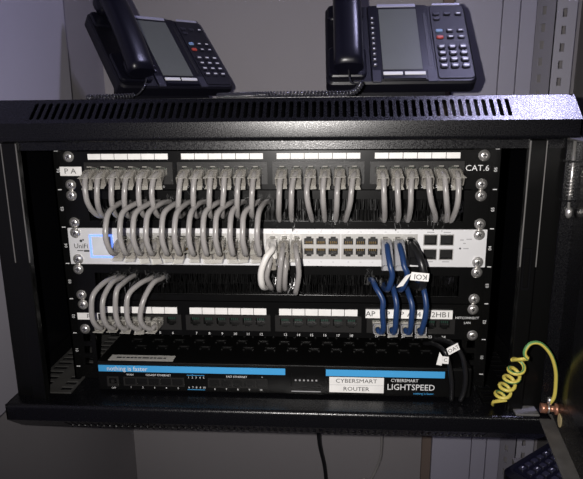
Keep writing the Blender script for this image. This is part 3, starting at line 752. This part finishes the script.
# ------------------------------------------------------------------ desk phones
TL = math.radians(48.36); CT, ST = math.cos(TL), math.sin(TL)
def rrect(u0, u1, v0, v1, r, seg=5):
    out = []
    for cx, cy, a0 in ((u1-r, v1-r, 0), (u0+r, v1-r, 90), (u0+r, v0+r, 180), (u1-r, v0+r, 270)):
        for k in range(seg+1):
            a = math.radians(a0 + 90*k/seg); out.append((cx+r*math.cos(a), cy+r*math.sin(a)))
    return out
KEYS = [(55, 122), (70, 122), (85, 122), (55, 113), (56, 90), (70, 90), (84, 90), (56, 78), (70, 78), (84, 78)]
PAD = [(56+14*c, 60-11.2*r) for r in range(4) for c in range(3)]
def phone(label, base, yaw, hb=17.8, tilt=TL, stand=True, handset=True):
    ct, st = math.cos(tilt), math.sin(tilt)
    def F(u, v, n=0): return Vector((u, v*ct - n*st, hb + v*st + n*ct))
    t = thing('desk_phone', label, 'phone', base, 'desk phones', yaw)
    def slab(name, u0, u1, v0, v1, n0, n1, r, m, bev=1.0, parent=None, lab=None):
        mb = MB(); rr = []
        for (n, ins) in ((n0, bev), (n0+bev, 0), (n1-bev, 0), (n1, bev)):
            rr.append([F(u, v, n) for u, v in rrect(u0+ins, u1-ins, v0+ins, v1-ins, r)])
        mb.rings(rr, smooth=False)
        return part(name, mb, m, parent or t, local=True, label=lab)
    slab('body', -96, 96, 0, 143, -20, 0, 9, PHONE, 2.5)
    if stand:
        q = [F(0, 14, -19), F(0, 116, -19)]
        poly = [(q[0].y, q[0].z), (q[1].y, q[1].z), (q[1].y+6, 0), (q[0].y-4, 0)]
        part('stand', MB().prism(poly, lambda p, a: (a, p[0], p[1]), -62, 60), PHONE, t, local=True)
    bz = slab('display_bezel', -38, 44, 3, 141, -0.5, 2.0, 3, PHONEG, 0.8)
    slab('screen', -23, 28, 21, 133, 1.6, 2.4, 1, LCD, 0.2, bz, 'grey-green display')
    slab('highlight_strip', -25, 28, 136.5, 142, 1.0, 3.2, 1, HILITE, 0.4, bz, 'silver strip of the top highlight')  # silver strips model the highlight along the top of the phone
    slab('reflection_pad', 33, 45, 0, 20, 0, 2.6, 1, REFLD, 0.4, bz)  # raised pads tinted for the lilac reflection on the phone face
    slab('reflection_pad', -37, -26, 0, 20, 0, 2.6, 1, REFLD, 0.4, bz)
    slab('groove', 36.5, 41, 26, 124, 1.0, 2.3, 1, PORTIN, 0.3, bz)
    slab('soft_key_card', -23, 2, 11.5, 16.5, 1.5, 3.2, 0.8, CARD, 0.3, bz, 'white card')
    slab('soft_key_card', 4.5, 31, 11.5, 16.5, 1.5, 3.2, 0.8, CARD, 0.3, bz, 'white card')
    slab('soft_keys', -23, 31, 4, 9.5, 1.5, 3.6, 0.8, PHONEG, 0.4, bz)
    for k in range(10):
        v = 29 + k*9.55
        ky = slab('line_key', -35.5, -29.5, v-2.6, v+2.6, 1.0, 3.4, 1.2, KEYM, 0.6)
        slab('key_mark', -34, -31.5, v-1.1, v+0.8, 3.0, 3.7, 0.3, KEYW, 0.1, ky)
    slab('keypad_panel', 47, 93, 6, 140, -0.5, 1.2, 4, PHONE, 0.5)
    slab('highlight_strip', 51, 89, 139.5, 143.5, 0.2, 2.2, 1, HILITE, 0.4, None, 'silver strip of the top highlight')
    for k, (u, v) in enumerate(KEYS):
        m = KEYR if k == 7 else KEYB if k == 4 else KEYM
        ky = slab('function_key', u-4.6, u+4.6, v-2.7, v+2.7, 0.8, 3.4, 2.2, m, 0.8)
        if k in (2, 6, 9, 5, 8): slab('key_mark', u-2.4, u+2.4, v-0.9, v+0.9, 3.0, 3.7, 0.4, KEYW, 0.1, ky)
    for u, v in PAD:
        ky = slab('number_key', u-5.2, u+5.2, v-3.9, v+3.9, 0.8, 3.8, 3.0, KEYM, 1.0)
        slab('key_mark', u-3.0, u+3.0, v-1.6, v+0.6, 3.5, 4.1, 0.8, KEYW, 0.1, ky)  # pale bar stands for the crescent highlight on each number key
    # handset cradle and handset
    if handset:
        slab('cradle', -93, -44, 8, 60, -0.5, 5, 6, PHONEG, 1.5)
        slab('cradle', -93, -44, 112, 140, -0.5, 5, 6, PHONEG, 1.5)
        mb = MB(); pts = []; secs = []
        for k in range(15):
            f = k/14; v = 6 + 158*f
            n = 21 + 13*f + 5*math.sin(math.pi*f); e = min(1, min(f, 1-f)*14+0.80)
            pts.append(F(-68.5, v, n)); secs.append((18.5*(0.9+0.1*e), 13*e, 2.7))
        mb.loft(pts, secs, seg=20)
        hs = part('handset', mb, PHONEG, t, local=True, label='glossy black handset')
        for v in (24, 146):
            m2 = MB(); m2.loft([F(-68.5, v, 22 if v < 60 else 34), F(-68.5, v, 8), F(-68.5, v, 4.6)], [(17.5, 17, 2.8), (16.5, 16, 2.8), (14.5, 14, 2.8)], seg=18)
            part('mouthpiece' if v < 60 else 'earpiece', m2, PHONEG, hs, local=True)
    return t, F
PT = 323.0
p1, F1 = phone('black desk phone with a bright grey screen, squarely facing the room', (156.5, 123.4, PT), 0.03)
p2, F2 = phone('black desk phone turned sideways towards the other phone, nearest the side wall board', (-152, 219.2, PT), 0.789)
# curly cords lying on the cabinet top
def local_pts(root, base, yaw, pts):
    R = Matrix.Rotation(yaw, 3, 'Z'); return [R.transposed() @ (Vector(p)-Vector(base)) for p in pts]
def coil_cord(root, base, yaw, scene_pts, lead):
    ax = spline(scene_pts, 8)
    part('coiled_cord', MB().tube(local_pts(root, base, yaw, helix(ax, 2.9, 4.1, 9)), 1.25, 5), CORD, root, local=True)
    part('cord_lead', MB().tube(local_pts(root, base, yaw, spline(lead, 8)), 1.25, 6), CORD, root, local=True)
coil_cord(p1, (156.5, 123.4, PT), 0.03, [(103, 76, 340), (95, 68, 330), (80, 60, 327.4), (40, 52, 327.2), (-10, 60, 327.2), (-50, 100, 327.2), (-88, 160, 327.4)],
          [(88, 118, 360), (90, 98, 343), (97, 84, 339), (103, 76, 340)])
coil_cord(p2, (-152, 219.2, PT), 0.789, [(-205, 158, 329), (-228, 140, 327.6), (-250, 128, 327.2), (-262, 140, 327.2)],
          [(-186, 160, 352), (-186, 146, 340), (-195, 148, 331), (-205, 158, 329)])

# a console with many buttons on a low shelf under the cabinet, mostly hidden by the bottom rail and the door
sh = thing('low_shelf', 'small dark shelf bracketed to the side wall under the cabinet', 'shelf', (430, 60, -222))
part('shelf_board', MB().box(345, 482, -30, 150, -222, -212, 1.5), DARKW, sh)
part('bracket', MB().box(470, 482, 0, 130, -280, -222), GALV, sh)
CB = (290.0, 34.0, -212.0); cyaw = math.radians(39)
co = thing('button_console', 'black console covered in small buttons lying under the cabinet by the door', 'console', CB, None, cyaw)
mb = MB(); rr = []
for z_, ins in ((0, 4), (6, 0), (56, 0), (62, 5)):
    rr.append([(u, v, z_) for u, v in rrect(0+ins, 210-ins, -125+ins, 0-ins, 13)])
mb.rings(rr, smooth=False); part('body', mb, PHONE, co, local=True)
part('faceplate', MB().rings([[(u, v, z_) for u, v in rrect(9, 200, -115, -10, 6)] for z_ in (61.5, 63)], smooth=False), PHONEG, co, local=True)
kb = MB(); kb.rings([[(u, v, z_) for u, v in rrect(-4.6+i_, 4.6-i_, -3.6+i_, 3.6-i_, 1.5)] for z_, i_ in ((0, 0), (2.0, 0), (2.8, 0.8))], smooth=False)
kmesh = kb.mesh('button', KEYM)
mk = MB().box(-1.5, 1.5, -0.7, 0.7, 2.7, 3.1).mesh('button_mark', KEYW)
for i in range(13):
    for j in range(8):
        o = link('button', kmesh, co, Vector((20+i*13.5, -19-j*12.2, 63))*S); ORG[o.name] = Vector(CB)
        if (i*5+j*3) % 4 == 0: link('button_mark', mk, o)

# ------------------------------------------------------------------ cables hanging below the cabinet
bl = solo('hanging_cable', MB().tube(spline([(43, 330, -57), (44, 345, -180), (47, 372, -330), (62, 395, -445), (70, 398, -700), (70, 396, -1298)], 8), 4.0, 8), BLACKC, (43, 330, -57),
          'thick black cable hanging down the wall below the cabinet', 'cable')
gl = solo('hanging_cable', MB().tube(spline([(150, 330, -57), (164, 350, -200), (172, 382, -350), (168, 394, -400), (152, 396, -445), (130, 396, -520), (120, 396, -1298)], 8), 2.6, 8), CABLE, (150, 330, -57),
          'thin grey cable curving down the wall below the cabinet', 'cable')
